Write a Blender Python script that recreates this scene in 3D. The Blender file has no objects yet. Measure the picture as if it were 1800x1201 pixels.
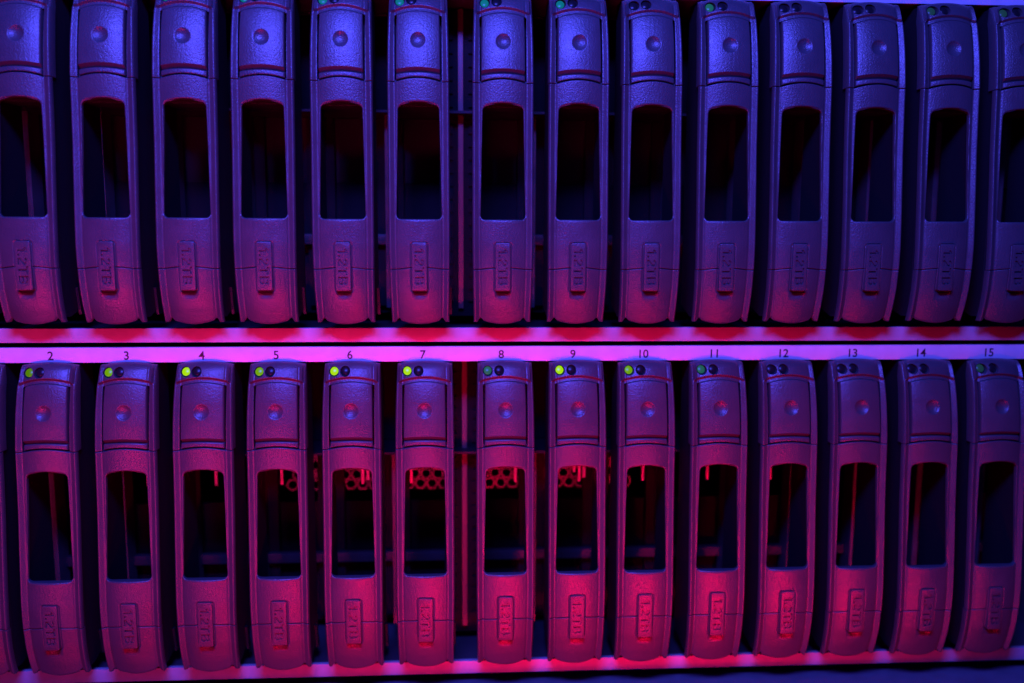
import bpy, bmesh, math, random
import numpy as np
from mathutils import Matrix, Vector
random.seed(7)
S = 0.001                      # everything below is written in millimetres
C = bpy.context.scene
COL = C.collection

# ------------------------------------------------------------------ camera
cam_d = bpy.data.cameras.new('camera')
cam = bpy.data.objects.new('camera', cam_d); COL.objects.link(cam); C.camera = cam
cam_d.sensor_width = 36.0
cam_d.lens = 32.0
cam_d.clip_start = 0.01; cam_d.clip_end = 20.0
Rw = Matrix(((0.9982345, 0.0593264, 0.0028580), (-0.0591819, 0.9894217, 0.1324470), (0.0050298, -0.1323823, 0.9911860)))
M = Rw.to_4x4() @ Matrix.Rotation(math.radians(90), 4, 'X')
M.translation = Vector((-11.03, -211.54, 44.68)) * S
cam.matrix_world = M
cam_d.dof.use_dof = True
cam_d.dof.focus_distance = 0.212
cam_d.dof.aperture_fstop = 7.0

# ------------------------------------------------------------------ world
w = bpy.data.worlds.new('World'); C.world = w; w.use_nodes = True
bg = w.node_tree.nodes['Background']
bg.inputs[0].default_value = (0.03, 0.03, 1.0, 1); bg.inputs[1].default_value = 0.012

# ------------------------------------------------------------------ lamps
def area(name, loc, aim, size, size_y, col, power, spread=180):
    d = bpy.data.lights.new(name, 'AREA'); d.shape = 'RECTANGLE'
    d.size = size * S; d.size_y = size_y * S; d.color = col; d.energy = power
    d.spread = math.radians(spread)
    o = bpy.data.objects.new(name, d); COL.objects.link(o)
    o.location = Vector(loc) * S
    dr = Vector(aim) - Vector(loc)
    o.rotation_euler = dr.to_track_quat('-Z', 'Y').to_euler()
    return o
BLUE = (0.05, 0.085, 1.0)
RED = (1.0, 0.0, 0.055)
area('blue_lamp', (-32, -190, 215), (-32, 0, 70), 150, 40, BLUE, 1.38)
area('violet_fill', (-38, -225, 215), (-38, 0, -20), 90, 30, (0.09, 0.05, 1.0), 1.15)  # added fill, lifts the violet on the carrier frames
area('red_lamp', (-105, -190, -65), (-80, 0, 15), 190, 22, (1.0, 0.01, 0.16), 0.070, 62)
area('low_red_fill', (-20, -95, -150), (-20, 0, 10), 240, 20, (1.0, 0.0, 0.04), 0.15)  # added red fill from below, boosts undersides and soffits
area('red_spot_lamp', (45, -170, -108), (20, 0, -38), 145, 20, RED, 0.066, 46)

C.view_settings.view_transform = 'Standard'
C.view_settings.look = 'None'
C.view_settings.gamma = 1
C.view_settings.exposure = -0.15

# ------------------------------------------------------------------ materials
def mat(name, base, rough=0.5, metal=0.0, bump=0.0, bscale=3000, spec=0.5, var=0.0, fine=0.0, coat=0.0):
    m = bpy.data.materials.new(name); m.use_nodes = True
    nt = m.node_tree; p = nt.nodes['Principled BSDF']
    p.inputs['Base Color'].default_value = (*base, 1)
    p.inputs['Roughness'].default_value = rough
    p.inputs['Metallic'].default_value = metal
    p.inputs['Specular IOR Level'].default_value = spec
    tc = nt.nodes.new('ShaderNodeTexCoord')
    oi = nt.nodes.new('ShaderNodeObjectInfo')
    add = nt.nodes.new('ShaderNodeVectorMath'); add.operation = 'ADD'
    nt.links.new(tc.outputs['Object'], add.inputs[0]); nt.links.new(oi.outputs['Random'], add.inputs[1])
    if var:
        n = nt.nodes.new('ShaderNodeTexNoise'); n.inputs['Scale'].default_value = 260; n.inputs['Detail'].default_value = 5
        nt.links.new(add.outputs[0], n.inputs['Vector'])
        r = nt.nodes.new('ShaderNodeMapRange'); r.inputs[1].default_value = 0.3; r.inputs[2].default_value = 0.7
        r.inputs[3].default_value = 1 - var; r.inputs[4].default_value = 1 + var
        nt.links.new(n.outputs[0], r.inputs[0])
        mx = nt.nodes.new('ShaderNodeVectorMath'); mx.operation = 'SCALE'; mx.inputs[0].default_value = base
        nt.links.new(r.outputs[0], mx.inputs['Scale']); nt.links.new(mx.outputs[0], p.inputs['Base Color'])
        r2 = nt.nodes.new('ShaderNodeMapRange'); r2.inputs[1].default_value = 0.3; r2.inputs[2].default_value = 0.7
        r2.inputs[3].default_value = rough * 0.85; r2.inputs[4].default_value = min(1, rough * 1.15)
        nt.links.new(n.outputs[0], r2.inputs[0]); nt.links.new(r2.outputs[0], p.inputs['Roughness'])
    if bump:
        n = nt.nodes.new('ShaderNodeTexNoise'); n.inputs['Scale'].default_value = bscale; n.inputs['Detail'].default_value = 3
        n.inputs['Roughness'].default_value = 0.6
        nt.links.new(add.outputs[0], n.inputs['Vector'])
        b = nt.nodes.new('ShaderNodeBump'); b.inputs['Strength'].default_value = 1.0; b.inputs['Distance'].default_value = bump * S
        nt.links.new(n.outputs[0], b.inputs['Height']); nt.links.new(b.outputs[0], p.inputs['Normal'])
    return m
PLASTIC = mat('textured_grey_plastic', (0.058, 0.056, 0.062), 0.35, bump=0.095, bscale=2700, spec=0.65, var=0.05)
DARKP = mat('dark_plastic', (0.05, 0.05, 0.055), 0.55, bump=0.05, bscale=1500)
ARM = mat('tray_side_plastic', (0.014, 0.014, 0.016), 0.5, spec=0.3, bump=0.04, bscale=1500)
STRIP = mat('pale_painted_metal', (0.66, 0.64, 0.66), 0.36, bump=0.02, bscale=900, var=0.06)
INNER = mat('galvanised_metal', (0.13, 0.125, 0.125), 0.45, metal=0.2, bump=0.03, bscale=700, var=0.15)
BLACK = mat('black_metal', (0.008, 0.008, 0.009), 0.7, spec=0.15, bump=0.03, bscale=800)
INK = mat('dark_ink', (0.03, 0.01, 0.03), 0.6)
FIN = mat('bare_steel', (0.11, 0.10, 0.10), 0.45, metal=0.2, var=0.15)
LIP = mat('darker_painted_metal', (0.42, 0.40, 0.42), 0.4, bump=0.03, bscale=700, var=0.1)  # darker base than the number strip
FLOORM = mat('dark_floor_metal', (0.06, 0.06, 0.065), 0.5, bump=0.02, bscale=600)
BAR = mat('dull_rail_metal', (0.03, 0.03, 0.03), 0.5)
PIPE = mat('pale_light_pipe', (0.6, 0.58, 0.58), 0.4)
POST = mat('red_tinted_post', (0.20, 0.08, 0.07), 0.5)  # reddish base puts the red light on the post into its colour
SHELFM = mat('blue_grey_laminate', (0.12, 0.12, 0.14), 0.5, bump=0.03, bscale=600, var=0.1)
def led(name, base, emit, st):
    m = bpy.data.materials.new(name); m.use_nodes = True; p = m.node_tree.nodes['Principled BSDF']
    p.inputs['Base Color'].default_value = (*base, 1); p.inputs['Roughness'].default_value = 0.3; p.inputs['Specular IOR Level'].default_value = 0.25
    p.inputs['Emission Color'].default_value = (*emit, 1); p.inputs['Emission Strength'].default_value = st
    return m
LEDS = {
 'bright': led('led_bright_green', (0.05, 0.12, 0.0), (0.42, 0.86, 0.0), 0.95),
 'mid': led('led_green', (0.04, 0.12, 0.0), (0.20, 0.55, 0.0), 0.7),
 'soft': led('led_soft_green', (0.03, 0.10, 0.0), (0.12, 0.36, 0.0), 0.6),
 'dim': led('led_dim_green', (0.02, 0.10, 0.03), (0.01, 0.16, 0.06), 0.6),
 'teal': led('led_teal_green', (0.01, 0.16, 0.06), (0.0, 0.26, 0.10), 0.5),
 'faint': led('led_faint', (0.02, 0.06, 0.03), (0.01, 0.06, 0.015), 0.5),
 'off': led('led_off', (0.012, 0.012, 0.015), (0, 0, 0), 0.0)}

# ------------------------------------------------------------------ helpers
def link(name, me, m, parent=None, smooth=True):
    me.materials.clear(); me.materials.append(m)
    if smooth:
        me.polygons.foreach_set('use_smooth', [True] * len(me.polygons))
        me.set_sharp_from_angle(angle=math.radians(38))
    o = bpy.data.objects.new(name, me); COL.objects.link(o)
    if parent: o.parent = parent
    return o
def mesh_from(vs, fs):
    me = bpy.data.meshes.new('m'); me.from_pydata([tuple(c * S for c in v) for v in vs], [], fs)
    bm = bmesh.new(); bm.from_mesh(me); bmesh.ops.recalc_face_normals(bm, faces=bm.faces); bm.to_mesh(me); bm.free()
    return me
class MB:
    def __init__(s): s.v = []; s.f = []
    def add(s, vs, fs):
        n = len(s.v); s.v += vs; s.f += [tuple(i + n for i in f) for f in fs]; return s
    def box(s, x0, x1, y0, y1, z0, z1, b=0.0):
        if b <= 0:
            v = [(x, y, z) for x in (x0, x1) for y in (y0, y1) for z in (z0, z1)]
            return s.add(v, [(0, 1, 3, 2), (4, 6, 7, 5), (0, 4, 5, 1), (2, 3, 7, 6), (0, 2, 6, 4), (1, 5, 7, 3)])
        bm = bmesh.new(); bmesh.ops.create_cube(bm, size=1)
        for q in bm.verts:
            q.co = Vector(((x0 + x1) / 2 + q.co.x * (x1 - x0), (y0 + y1) / 2 + q.co.y * (y1 - y0), (z0 + z1) / 2 + q.co.z * (z1 - z0)))
        bmesh.ops.bevel(bm, geom=list(bm.edges), offset=b, segments=2, profile=0.6, affect='EDGES')
        bm.verts.index_update()
        vs = [tuple(q.co) for q in bm.verts]; fs = [tuple(q.index for q in f.verts) for f in bm.faces]; bm.free()
        return s.add(vs, fs)
    def prism(s, pts, y0, y1):      # outline in (x, z), extruded along y
        n = len(pts)
        vs = [(x, y0, z) for x, z in pts] + [(x, y1, z) for x, z in pts]
        return s.add(vs, [tuple(range(n)), tuple(range(2 * n - 1, n - 1, -1))] + [(i, (i + 1) % n, (i + 1) % n + n, i + n) for i in range(n)])
    def disc(s, cx, cz, r, y0, y1, n=28):
        return s.prism([(cx + r * math.cos(2 * math.pi * i / n), cz + r * math.sin(2 * math.pi * i / n)) for i in range(n)], y0, y1)
    def build(s, name, m, parent=None, smooth=True): return link(name, mesh_from(s.v, s.f), m, parent, smooth)
def rounded(x0, x1, z0, z1, rt, rb, arch=0.0, n=7):
    """closed outline, corners rounded, top edge arched by `arch`"""
    pts = []
    def arc(cx, cz, r, a0, a1):
        for i in range(n + 1):
            a = math.radians(a0 + (a1 - a0) * i / n); pts.append((cx + r * math.cos(a), cz + r * math.sin(a)))
    arc(x1 - rb, z0 + rb, rb, -90, 0)
    arc(x1 - rt, z1 - arch - rt, rt, 0, 90 - (12 if arch else 0))
    if arch:
        xa = x1 - rt
        for i in range(1, 12):
            x = xa - 2 * xa * i / 12 if abs(x0 + x1) < 1e-6 else None
            pts.append((x, z1 - arch * (x / xa) ** 2))
    arc(x0 + rt, z1 - arch - rt, rt, 90 + (12 if arch else 0), 180)
    arc(x0 + rb, z0 + rb, rb, 180, 270)
    return pts
def boolean(o, cutters):
    for cm in cutters:
        c = bpy.data.objects.new('cutter', cm); COL.objects.link(c)
        md = o.modifiers.new('b', 'BOOLEAN'); md.operation = 'DIFFERENCE'; md.solver = 'EXACT'; md.object = c
        bpy.context.view_layer.update()
        dg = bpy.context.evaluated_depsgraph_get()
        me = bpy.data.meshes.new_from_object(o.evaluated_get(dg))
        o.modifiers.clear(); o.data = me
        bpy.data.objects.remove(c)
    o.data.polygons.foreach_set('use_smooth', [True] * len(o.data.polygons))
    o.data.set_sharp_from_angle(angle=math.radians(38))
def text_mesh(txt, height, depth, off=0.0, fat=0.0):
    """flat text mesh in its own xy plane, cap height `height` mm, centred"""
    cu = bpy.data.curves.new('t', 'FONT'); cu.body = txt; cu.size = 1; cu.extrude = 0.5; cu.resolution_u = 5; cu.offset = off
    o = bpy.data.objects.new('t', cu); COL.objects.link(o)
    bpy.context.view_layer.update()
    me = bpy.data.meshes.new_from_object(o.evaluated_get(bpy.context.evaluated_depsgraph_get()))
    bpy.data.objects.remove(o)
    co = np.zeros(len(me.vertices) * 3); me.vertices.foreach_get('co', co); co = co.reshape(-1, 3)
    mn, mxx = co.min(0), co.max(0); c = (mn + mxx) / 2
    k = height / (mxx[1] - mn[1])
    co = (co - c) * [k, k, depth / max(1e-9, mxx[2] - mn[2])]
    fs = [tuple(p.vertices) for p in me.polygons]
    bm = bmesh.new()
    for v in co: bm.verts.new(v)
    bm.verts.ensure_lookup_table()
    for f in fs:
        try: bm.faces.new([bm.verts[i] for i in f])
        except ValueError: pass
    bmesh.ops.remove_doubles(bm, verts=bm.verts, dist=1e-5)
    bmesh.ops.recalc_face_normals(bm, faces=bm.faces)
    if fat:
        mv = []
        for v in bm.verts:
            n = Vector((0, 0, 0)); sides = []
            for f in v.link_faces:
                if abs(f.normal.z) < 0.5 and all((f.normal - q).length > 0.02 for q in sides): sides.append(f.normal.copy())
            for q in sides: n += q
            if n.length > 1e-6:
                n.normalize(); c = max(0.5, sum(n.dot(q) for q in sides) / len(sides)); mv.append((v, n * fat / c))
        for v, d in mv: v.co += Vector((d.x, d.y, 0))
    bm.verts.index_update()
    r = ([tuple(v.co) for v in bm.verts], [tuple(v.index for v in f.verts) for f in bm.faces]); bm.free()
    return r
def tag(o, label=None, cat=None, group=None, kind=None):
    if label: o['label'] = label
    if cat: o['category'] = cat
    if group: o['group'] = group
    if kind: o['kind'] = kind
    return o
def empty(name, loc):
    o = bpy.data.objects.new(name, None); COL.objects.link(o); o.location = Vector(loc) * S
    o.empty_display_size = 0.005; return o
def copy_tree(o, parent=None):
    c = o.copy(); COL.objects.link(c)
    if parent: c.parent = parent
    for ch in list(o.children): copy_tree(ch, c)
    return c

# ------------------------------------------------------------------ drive carrier face (shared surface)
_z = np.linspace(-66, 14, 801)
_p = np.interp(_z, [-66, -63.5, -60, -55.8, -51, -46, -40, -32, -24, -13.8, -8.3, -3, 0, 3, 6, 9, 12, 14],
               [0.6, -0.6, -1.9, -2.9, -3.4, -3.45, -3.1, -2.5, -1.8, -1.25, -1.05, -0.45, 0.1, 0.7, 1.5, 2.8, 4.7, 5.6])
_k = np.exp(-(np.arange(-25, 26) / 11.0) ** 2); _k /= _k.sum()
_ps = np.convolve(np.pad(_p, 25, mode='edge'), _k, 'valid')
_x = np.linspace(0, 7.2, 361)
def _xs(x):
    return np.interp(x, [0, 1, 2, 3, 4, 5.0, 5.25, 5.55, 6.45, 6.7, 6.95, 7.2], [0, .03, .12, .28, .52, .86, 1.08, 1.08, 0.50, 0.52, 1.0, 1.6])
_xc = np.convolve(np.pad(_xs(_x), 8, mode='edge'), np.ones(11) / 11, 'valid')[3:-3] if False else None
_kx = np.exp(-(np.arange(-9, 10) / 4.0) ** 2); _kx /= _kx.sum()
_xfull = np.linspace(-7.2, 7.2, 721); _xv = np.convolve(np.pad(_xs(np.abs(_xfull)), 9, mode='edge'), _kx, 'valid')
def prof(z): return np.interp(z, _z, _ps)
def cross(x): return np.interp(x, _xfull, _xv)
def halfw(z): return np.interp(z, [-64, -56, -45, -8, 0, 12], [6.6, 6.8, 6.95, 6.95, 6.85, 6.5])
def Y0(x, z): return prof(z) + cross(x)
def edge_round(d, r):
    t = np.clip(d / r, 0, 1); return r * (1 - np.sqrt(np.clip(1 - (1 - t) ** 2, 0, 1)))
def sd_round_rect(x, z, cx, cz, hx, hz, r):
    qx = np.abs(x - cx) - hx + r; qz = np.abs(z - cz) - hz + r
    return np.hypot(np.maximum(qx, 0), np.maximum(qz, 0)) + np.minimum(np.maximum(qx, qz), 0) - r
def arch_flat(x, a, w=5.2):
    return a * np.clip(1 - (np.abs(x) / w) ** 2, 0, 1)
def solid(xs, ts, zlo, zhi, yfun, yback):
    """closed block: front is the height field yfun over the strip zlo(x)..zhi(x)"""
    X, T = np.meshgrid(np.array(xs, float), np.array(ts, float))
    Z = zlo(X) + (zhi(X) - zlo(X)) * T
    Xw = X * halfw(Z) / 6.95
    Y = yfun(X, Z, Z - zlo(X), zhi(X) - Z)
    nr, nc = X.shape
    front = np.stack([Xw, Y, Z], -1).reshape(-1, 3)
    YB = yback(X, Z, Y)
    back = np.stack([Xw, YB, Z], -1).reshape(-1, 3)
    N = nr * nc; fs = []
    idx = lambda i, j: i * nc + j
    for i in range(nr - 1):
        for j in range(nc - 1):
            a, b, c, d = idx(i, j), idx(i, j + 1), idx(i + 1, j + 1), idx(i + 1, j)
            fs.append((a, b, c, d)); fs.append((d + N, c + N, b + N, a + N))
    for i in range(nr - 1):
        for j in (0, nc - 1):
            a, b = idx(i, j), idx(i + 1, j); fs.append((a, b, b + N, a + N))
    for j in range(nc - 1):
        for i in (0, nr - 1):
            a, b = idx(i, j), idx(i, j + 1); fs.append((a, b, b + N, a + N))
    return mesh_from([tuple(v) for v in np.vstack([front, back])], fs)
def xcols():
    h = np.concatenate([np.linspace(0, 1.5, 7), np.linspace(1.65, 2.4, 7), np.linspace(2.7, 4.2, 6), np.linspace(4.35, 5.9, 15), np.linspace(6.05, 6.35, 3), np.linspace(6.45, 6.95, 8)])
    return np.concatenate([-h[:0:-1], h])
def tvals(zl, zh, dense, step=0.3):
    """parameter rows: step spacing with extra rows near the listed z values"""
    z = list(np.arange(zl, zh, step)) + [zh]
    for d in dense: z += list(np.arange(d - 0.6, d + 0.61, 0.1))
    z += list(zl + np.array([0.03, 0.07, 0.12, 0.18, 0.24])) + list(zh - np.array([0.03, 0.07, 0.12, 0.18, 0.24]))
    z = np.array(sorted(z)); z = z[(z >= zl) & (z <= zh)]
    keep = [z[0]]
    for v in z[1:]:
        if v - keep[-1] > 0.025: keep.append(v)
    keep[-1] = zh
    return (np.array(keep) - zl) / (zh - zl)
WIN = (-4.75, 4.75, -39.7, -13.6)          # window opening
TAG = (0.0, -50.4, 1.72, 5.45)             # capacity tag centre x, centre z, half sizes
def win_sd(x, z):
    zt = WIN[3] - 0.7 * np.clip(np.abs(x) / 4.6, 0, 1) ** 2
    hw = np.interp(z, [WIN[2], WIN[3]], [5.15, 4.6])
    cz = (WIN[2] + zt) / 2; hz = (zt - WIN[2]) / 2
    return sd_round_rect(x, z, 0, cz, hw, hz, 1.1)
def groove(x, z):
    d = sd_round_rect(x, z, TAG[0], TAG[1] - 0.25, TAG[2] + .05, TAG[3], 0.5)
    g = 0.30 * np.clip(1 - np.abs(d - 0.12) / 0.34, 0, 1)
    # ramped thumb notch under the tag
    nx = np.clip(1 - (x / 1.9) ** 2, 0, 1); nz = np.clip((z + 58.0) / 1.9, 0, 1) * (z < -55.5)
    return g + 0.75 * nx * nz
seam2 = lambda x: -51.0 + arch_flat(x, 0.45)
seam1 = lambda x: -9.05 + arch_flat(x, 0.8)
def lobot(x):
    a = np.abs(x)
    return np.where(a < 4.3, -63.2 - 0.7 * (1 - (np.clip(a, 0, 4.3) / 4.3) ** 2), -63.2 + 0.75 * np.clip(1 - np.abs(a - 5.2) / 0.8, 0, 1) - 0.25 * np.clip((a - 5.6) / .6, 0, 1))

def make_carrier():
    root = empty('drive_carrier', (0, 0, 0))
    # front frame with the tall window
    ys = lambda x, z, dl, dh: Y0(x, z) + edge_round(dl, 0.22) + edge_round(dh, 0.16) + edge_round(win_sd(x, z), 0.38) * 0.9 + groove(x, z)
    me = solid(xcols(), tvals(-51.0, -9.05, [-39.7, -13.6, -44.7], 0.35), seam2, lambda x: seam1(x) - 0.14, ys, lambda x, z, y: prof(z) + 1.9)
    fr = link('front_frame', me, PLASTIC, root)
    zt = WIN[3]
    pts = []
    # window outline, widening towards the bottom
    base = rounded(-4.75, 4.75, WIN[2], zt, 1.1, 0.9, 0.6)
    for x, z in base:
        pts.append((x * np.interp(z, [WIN[2], zt], [5.15, 4.6]) / 4.75, z))
    boolean(fr, [mesh_from(*_pr(pts, -12, 12))])
    # foot below the second seam
    yf = lambda x, z, dl, dh: Y0(x, z) + 0.06 + edge_round(dl, 0.35) + edge_round(dh, 0.16) + groove(x, z)
    me = solid(xcols(), tvals(-63.2, -51.0, [-55.9], 0.35), lobot, lambda x: seam2(x) - 0.13, yf, lambda x, z, y: np.maximum(prof(z) + 2.2, y + 0.6))
    link('foot', me, PLASTIC, root)
    # dark core that shows as the seam lines and carries the parts
    c = MB(); c.box(-6.2, 6.2, 1.0, 4.0, -13.2, -8.6); c.build('seam_core', DARKP, root)
    c = MB(); c.box(-5.8, 5.8, -0.6, 2.5, -53.0, -49.6); c.build('seam_core', DARKP, root)
    # head cap with a pocket for the button and two bores
    def yh(x, z, dl, dh):
        arcz = 6.1 + arch_flat(x, 1.15, 6.2)
        up = np.clip((z - arcz) / 0.75, 0, 1); up = up * up * (3 - 2 * up)
        bossx = np.clip((6.55 - np.abs(x)) / 0.35, 0, 1)
        return Y0(x, z) + 0.28 - 1.05 * up * bossx * np.clip((13.2 - z) / 3.5, 0, 1) - 0.28 * (1 - up) + 0.0 + edge_round(dl, 0.16) + edge_round(dh, 0.7)
    top = lambda x: 10.5 + arch_flat(x, 0.65, 6.9)
    hd = link('head_cap', solid(xcols(), tvals(-9.05, 11.0, [7.2, 6.2, 6.7], 0.3), seam1, top, yh, lambda x, z, y: np.minimum(5.45, prof(z) + 3.6)), PLASTIC, root)
    pocket = rounded(-5.35, 5.35, -9.6, 6.75, 0.25, 0.25, 0.95)
    boolean(hd, [mesh_from(*_pr(pocket, -12, 7.0)), mesh_from(*_disc(-4.15, 8.95, 1.2, -12, 6.5)), mesh_from(*_disc(-1.45, 9.08, 1.2, -12, 6.5))])
    # release button with the round finger dimple
    def yb(x, z, dl, dh):
        r = np.hypot(x, z); d = np.clip(1 - (r / 1.7) ** 2, 0, 1)
        dim = 0.60 * d + 0.08 * np.clip((1.8 - r) / .3, 0, 1)
        return Y0(x * 1.0, z) - 0.38 + 0.18 * np.clip((z - 2) / 5, 0, 1) + dim + 1.25 * np.clip(1 - dl / 0.95, 0, 1) + edge_round(dh, 0.25) + edge_round(4.98 - np.abs(x), 0.3)
    bx = np.unique(np.concatenate([np.linspace(-2.2, 2.2, 31), np.linspace(-4.7, -2.3, 9), np.linspace(2.3, 4.7, 9), np.linspace(4.72, 4.98, 8), -np.linspace(4.72, 4.98, 8)]))
    tb = tvals(-7.3, 6.0, [], 0.16)
    me = solid(bx, tb, lambda x: -7.42 + arch_flat(x, 0.45, 5.2), lambda x: 5.72 + arch_flat(x, 0.95, 5.3), yb, lambda x, z, y: prof(z) + 2.6)
    link('release_button', me, PLASTIC, root)
    # hinge lip under the button
    yl = lambda x, z, dl, dh: Y0(x, z) + 0.10 + edge_round(dl, 0.25) + edge_round(dh, 0.35) + edge_round(4.98 - np.abs(x), 0.3)
    me = solid(bx, np.linspace(0, 1, 12), lambda x: -8.82 + arch_flat(x, 0.72, 5.2), lambda x: -7.45 + arch_flat(x, 0.45, 5.2), yl, lambda x, z, y: prof(z) + 2.6)
    link('hinge_lip', me, PLASTIC, root)
    # capacity tag, plumb front so that it stands proud at its lower end
    tg = MB(); cz, hx, hz = TAG[1], TAG[2], TAG[3]
    tg.prism(rounded(-hx, hx, cz - hz, cz + hz, 0.45, 0.3), -3.72, -1.4)
    t = tg.build('capacity_tag', PLASTIC, root)
    md = t.modifiers.new('bv', 'BEVEL'); md.width = 0.13 * S; md.segments = 2; md.limit_method = 'ANGLE'; md.angle_limit = math.radians(50)
    bpy.context.view_layer.update()
    me = bpy.data.meshes.new_from_object(t.evaluated_get(bpy.context.evaluated_depsgraph_get())); t.modifiers.clear(); t.data = me
    # lettering 1.2TB reads downwards; engraved, one cut for each stroke
    H = 2.1; W = 0.19                     # cap height, half stroke width
    arc = lambda cx, cy, rx, ry, a0, a1, n=10: [(cx + rx * math.cos(math.radians(a0 + (a1 - a0) * i / n)), cy + ry * math.sin(math.radians(a0 + (a1 - a0) * i / n))) for i in range(n + 1)]
    t0, h2 = W, H / 2
    strokes = [
        [(0.75, 0), (0.75, H)], [(0.18, H - 0.62), (0.62, H - 0.2)],                                  # 1
        [(1.55, 0), (1.55, 0.42)],                                                                    # .
        arc(2.86, H - 0.66, 0.50, 0.48, 170, -30) + [(2.42, 0.45)], [(2.22, t0), (3.50, t0)], [(2.42, 0.55), (2.38, 0.3)],   # 2
        [(3.85, H - t0), (5.35, H - t0)], [(4.6, 0), (4.6, H - 2 * t0)],                              # T
        [(5.95, 0), (5.95, H)], [(6.1, H - t0)] + arc(6.70, H - 0.55, 0.38, 0.36, 90, -90) + [(6.1, H - 0.91)],
        [(6.1, h2 - 0.02)] + arc(6.74, 0.62, 0.44, 0.43, 90, -90) + [(6.1, t0)]]                      # B
    total = 7.4; sc = 8.3 / total
    cuts = []
    for st in strokes:
        L, R_ = [], []
        for k, p in enumerate(st):
            a = st[max(0, k - 1)]; b = st[min(len(st) - 1, k + 1)]
            d = Vector((b[0] - a[0], b[1] - a[1])).normalized()
            L.append((p[0] - d.y * W, p[1] + d.x * W)); R_.append((p[0] + d.y * W, p[1] - d.x * W))
        poly = L + R_[::-1]
        # text x runs down (-z), text y runs to +x
        pts = [(y - H / 2, cz + (total / 2 - x) * sc) for x, y in poly]
        cuts.append(mesh_from(*_pr(pts, -5.0, -3.36)))
    boolean(t, cuts)
    # indicator lenses
    for cx, cz2, nm in ((-4.15, 8.95, 'bright'), (-1.45, 9.08, 'off')):
        l = MB(); n = 24
        ring = [(cx + 0.93 * math.cos(2 * math.pi * i / n), cz2 + 0.93 * math.sin(2 * math.pi * i / n)) for i in range(n)]
        yb0 = float(prof(cz2)) + float(cross(cx)) + 0.1; sl = 0.45
        vs = [(x, yb0 + 1.2, z) for x, z in ring] + [(x, yb0 + sl * (z - cz2), z) for x, z in ring] + [(cx + (x - cx) * .7, yb0 - .2 + sl * .7 * (z - cz2), cz2 + (z - cz2) * .7) for x, z in ring] + [(cx, yb0 - .26, cz2)]
        fs = [tuple(range(n))] + [(i, (i + 1) % n, n + (i + 1) % n, n + i) for i in range(n)] + [(n + i, n + (i + 1) % n, 2 * n + (i + 1) % n, 2 * n + i) for i in range(n)] + [(2 * n + i, 2 * n + (i + 1) % n, 3 * n) for i in range(n)]
        l.add(vs, fs); l.build('indicator_light', LEDS[nm], root)
        b = MB(); ro = [(cx + 1.19 * math.cos(2 * math.pi * i / n), cz2 + 1.19 * math.sin(2 * math.pi * i / n)) for i in range(n)]
        ri = [(cx + (x - cx) * .8, cz2 + (z - cz2) * .8) for x, z in ro]; q = yb0 - 0.05
        b.add([(x, q + sl * (z - cz2), z) for x, z in ro] + [(x, q + .12 + sl * (z - cz2), z) for x, z in ri] + [(x, q + 1.5, z) for x, z in ri] + [(x, q + 1.5, z) for x, z in ro],
              [(k * n + i, k * n + (i + 1) % n, ((k + 1) % 4) * n + (i + 1) % n, ((k + 1) % 4) * n + i) for k in range(4) for i in range(n)])
        b.build('bore_lining', BLACK, root)
    # sides of the tray
    for sx in (-1, 1):
        m = MB(); x0, x1 = sorted((sx * 5.75, sx * 6.45))
        prof_pts = [(5.8, 10.2), (13, 10.2), (13, -60.5), (4.0, -62.6), (1.9, -62.4), (0.2, -55), (0.0, -45), (0.6, -20), (1.3, -9), (2.5, 1)]
        n = len(prof_pts)
        m.add([(x0, y, z) for y, z in prof_pts] + [(x1, y, z) for y, z in prof_pts], [tuple(range(n)), tuple(range(2 * n - 1, n - 1, -1))] + [(i, (i + 1) % n, (i + 1) % n + n, i + n) for i in range(n)])
        m.build('side_wall', ARM, root, smooth=False)
    # latch block behind the head
    m = MB(); m.box(-5.7, 5.7, 5.5, 13, -13.3, 9.6, 0.2); m.box(-5.7, 5.7, 2.2, 14.0, -14.3, -13.32, 0.1); m.build('latch_block', ARM, root)
    # spring hook at the foot, on the right flank
    m = MB(); m.add([(x, y, z) for x in (6.5, 7.1) for y, z in ((7, -56), (8, -56), (11, -62.5), (8.5, -62.5))], [(0, 1, 2, 3), (7, 6, 5, 4), (0, 4, 5, 1), (1, 5, 6, 2), (2, 6, 7, 3), (3, 7, 4, 0)])
    m.build('spring_hook', ARM, root, smooth=False)
    return root
def _pr(pts, y0, y1):
    m = MB().prism(pts, y0, y1); return m.v, m.f
def _disc(cx, cz, r, y0, y1):
    m = MB().disc(cx, cz, r, y0, y1); return m.v, m.f

P = 17.4; GAP = 1.41; HU = 84.48; UX = -0.80
def bay_x(n): return (n - 8) * P - (GAP if n < 8 else 0)
X0, X1 = bay_x(1) - 22, bay_x(15) + 24

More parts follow.
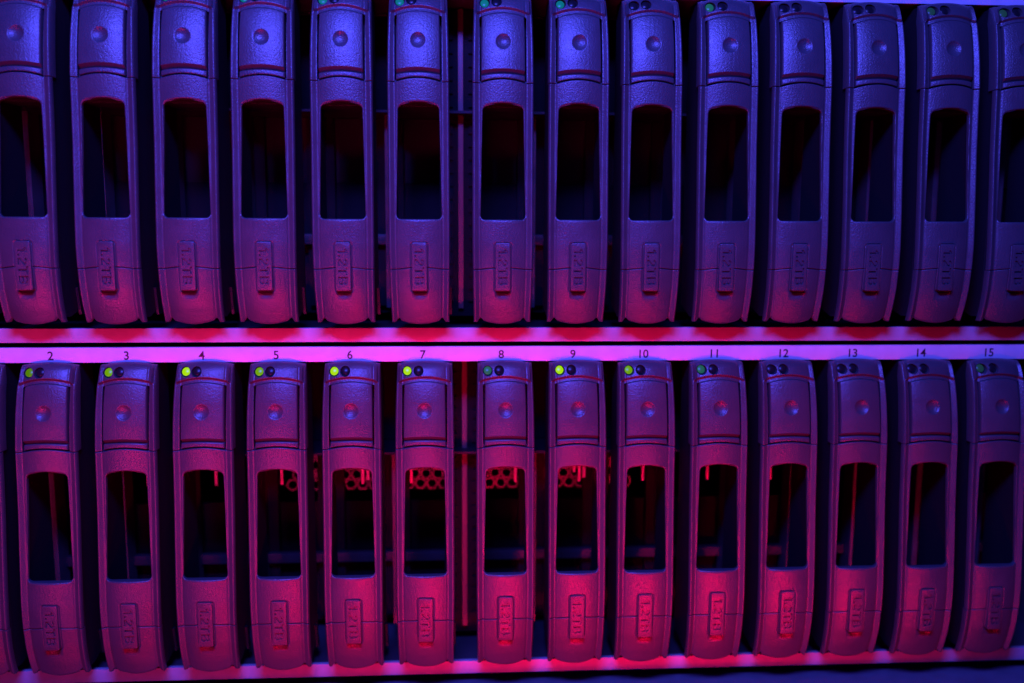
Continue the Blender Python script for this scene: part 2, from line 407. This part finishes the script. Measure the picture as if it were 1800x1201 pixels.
# ------------------------------------------------------------------ chassis
def make_chassis(ox, oz, label, numbers, zb=-68.85):
    r = empty('storage_enclosure', (ox, 0, oz)); tag(r, label, 'disk enclosure', 'stacked disk enclosures')
    MB().box(X0 - 2, X1 + 2, 5.6, 6.6, 10.85 if numbers else 11.2, 14.45, 0.12).build('number_strip', STRIP, r)
    ns = r.children[0]
    if numbers:
        for n in range(1, 16):
            vs, fs = text_mesh(str(n), 2.05, 0.04, 0.012)
            vs = [(bay_x(n) - 0.6 + v[0], 5.575 + v[2], 12.55 + v[1]) for v in vs]
            o = link('printed_number', mesh_from(vs, fs), INK, ns, smooth=False)
    MB().box(X0 - 2, X1 + 2, 5.3, 6.6, -68.85, -65.45, 0.25).build('bottom_lip', LIP, r)
    MB().box(X0 - 2, X1 + 2, 6.7, 27.0, 11.3, 11.9).build('ceiling_panel', INNER, r)
    MB().box(X0 - 2, X1 + 2, 26.0, 27.0, 10.6, 11.2, 0.1).build('ceiling_rail', FIN, r)
    MB().box(X0 - 2, X1 + 2, 6.7, 60.0, -67.2, -66.6).build('floor_panel', FLOORM, r)
    MB().box(X0 - 2, X1 + 2, 27.2, 60.0, -13.5, 11.8).build('backplane_cover', BLACK, r)
    MB().box(X0 - 2, X1 + 2, 60.0, 61.0, -67.2, 11.9).build('rear_panel', BLACK, r)
    MB().box(X0 - 2, X1 + 2, 6.7, 61, 12.0, 14.2).build('top_cover', BLACK, r)
    for x in (X0 - 2, X1 + 1): MB().box(x, x + 1, 6.7, 60, -66.5, 11.2).build('end_wall', INNER, r)
    # perforated backplane
    m = MB(); pitch = 3.1; rad = 1.12; y = 28.0
    nx = int((X1 - X0) / pitch) + 1
    row = 0; z = -15.2
    while z > -26:
        for i in range(nx):
            cx = X0 + i * pitch + (pitch / 2 if row % 2 else 0)
            if not bay_x(5) - 3 < cx < bay_x(10) + 1: continue
            R_ = pitch / math.sqrt(3); n = 12
            outer = []
            for k in range(n):
                a = math.radians(30 * k)
                rr = R_ * math.cos(math.radians(30)) / math.cos(math.radians(((30 * k) % 60) - 30 if True else 0))
                outer.append((cx + rr * math.cos(a + math.radians(30) * 0), y, z + rr * math.sin(a)))
            inner = [(cx + rad * math.cos(math.radians(30 * k)), y, z + rad * math.sin(math.radians(30 * k))) for k in range(n)]
            inner2 = [(vx, y + 0.8, vz) for vx, _, vz in inner]
            m.add(outer + inner + inner2, [(k, (k + 1) % n, n + (k + 1) % n, n + k) for k in range(n)] + [(n + k, n + (k + 1) % n, 2 * n + (k + 1) % n, 2 * n + k) for k in range(n)])
        z -= pitch * math.sqrt(3) / 2; row += 1
    if numbers: m.build('perforated_panel', INNER, r, smooth=False)
    else: MB().box(X0 - 2, X1 + 2, 28.0, 29.0, -30.5, -14.4).build('upper_shade_panel', ARM, r)  # plain dark panel stands in for perforation lost in shade
    MB().box(X0 - 2, X1 + 2, 14.2, 27.9, -14.3, -13.7).build('guide_plate', ARM, r)
    MB().box(X0 - 2, X1 + 2, 28.0, 29.0, -64, -30.6).build('lower_shade_panel', BLACK, r)  # black sheet stands in for the shade on the lower perforation
    MB().box(X0 - 1, X1 + 1, 24.0, 26.0, -46.2, -43.6, 0.2).build('cross_rail', BAR, r)
    # fins at half pitch, and the thick post between bays 7 and 8
    for n in range(1, 16):
        if n == 7: continue
        x = bay_x(n) + P / 2
        MB().box(x - 0.7, x + 0.7, 20, 26, -62, -14.2).build('bay_divider', FIN, r)
        if 4 <= n <= 10: MB().box(x - 3.5, x + 3.5, 26.1, 27.6, -62, -14.4).build('added_gap_cover', BLACK, r)  # added black cover, keeps the gaps between carriers dark
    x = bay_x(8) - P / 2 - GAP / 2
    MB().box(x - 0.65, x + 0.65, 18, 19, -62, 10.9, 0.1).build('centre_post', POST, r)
    m = MB()
    for sx in (-1, 1):
        for k in range(22):
            zz = 8 - k * 3.2
            x0, x1 = sorted((x + sx * 1.9, x + sx * 3.6)); m.box(x0, x1, 18.6, 19.15, zz - 1.1, zz + 1.1)
    m.box(x - 5.2, x + 5.2, 19.2, 19.8, -64, 10.8); m.build('post_backing', BLACK, r)
    # short light pipes hanging in front of the backplane, one for each bay
    return r
lower = make_chassis(0, 0, 'lower disk enclosure with a pale strip printed 2 to 15 above its drive bays', True)
upper = make_chassis(UX, HU, 'upper disk enclosure sitting right above the strip of printed numbers', False)
PIPES = {2: -.1, 3: -.2, 4: -.8, 5: -1.9, 6: 1.0, 7: -4.2, 8: 3.6, 9: 2.6, 10: 1.8, 11: 1.3, 12: .6}
for n, dx in PIPES.items():
    m = MB(); x = bay_x(n) + dx
    m.box(x - 0.35, x + 0.35, 14.6, 15.2, -22.0, -14.3, 0.1)
    if n in (9, 6): m.box(x + 0.9, x + 1.7, 14.6, 15.2, -21.0, -14.3, 0.1)
    if n == 9: m.box(x - 1.6, x - 1.0, 14.6, 15.2, -19.6, -14.3, 0.1)
    m.build('light_pipe', PIPE, lower)

# ------------------------------------------------------------------ equipment below, seen as a blue top edge
sh = MB().box(X0 - 20, X1 + 20, -9, 60, -80, -71.6, 0.4).build('shelf', SHELFM); tag(sh, kind='structure')

# ------------------------------------------------------------------ carriers
DX = {2: -.45, 3: .1, 4: .4, 5: .05, 6: .05, 7: -.15, 8: .2, 9: .08, 10: -.5, 11: -.25, 12: -.3, 13: -.2, 14: .2, 15: .25}
LO = {1: 'off', 2: 'soft', 3: 'mid', 4: 'bright', 5: 'mid', 6: 'bright', 7: 'bright', 8: 'dim', 9: 'bright', 10: 'mid', 11: 'dim', 12: 'off', 13: 'off', 14: 'off', 15: 'faint'}
UP = {1: 'off', 2: 'off', 3: 'off', 4: 'teal', 5: 'teal', 6: 'teal', 7: 'teal', 8: 'teal', 9: 'teal', 10: 'off', 11: 'dim', 12: 'off', 13: 'off', 14: 'faint', 15: 'faint'}
WORD = {'bright': 'bright yellow-green light', 'mid': 'green light', 'soft': 'soft green light', 'dim': 'dim green light', 'teal': 'teal light', 'faint': 'faint green light', 'off': 'unlit lights'}
proto = make_carrier(); first = True
for rowname, cfg, ox, oz in (('lower', LO, 0, 0), ('upper', UP, UX, HU)):
    for n in range(1, 16):
        o = proto if first else copy_tree(proto)
        first = False
        o.location = Vector((bay_x(n) + ox + DX.get(n, 0) + random.uniform(-.06, .06), random.uniform(-.12, .12), oz + random.uniform(-.06, .06))) * S
        o.rotation_euler = (random.uniform(-.002, .002), random.uniform(-.0025, .0025), random.uniform(-.008, .008))
        if rowname == 'lower':
            lab = 'purple lit drive carrier with %s directly below the printed number %d' % (WORD[cfg[n]], n) if n > 1 else 'lower row drive carrier cut off at far left, before number 2'
        else:
            lab = 'blue lit upper row drive carrier directly above the printed number %d' % n if n > 1 else 'upper row drive carrier cut off at far left, before the one above number 2'
        tag(o, lab, 'drive carrier', 'drive carriers in two rows of bays')
        lights = [c for c in o.children if c.name.split('.')[0] == 'indicator_light']
        lights.sort(key=lambda c: sum(v.co.x for v in c.data.vertices))
        if cfg[n] != LO[1] or True:
            l = lights[0]
            l.material_slots[0].link = 'OBJECT'; l.material_slots[0].material = LEDS[cfg[n]]
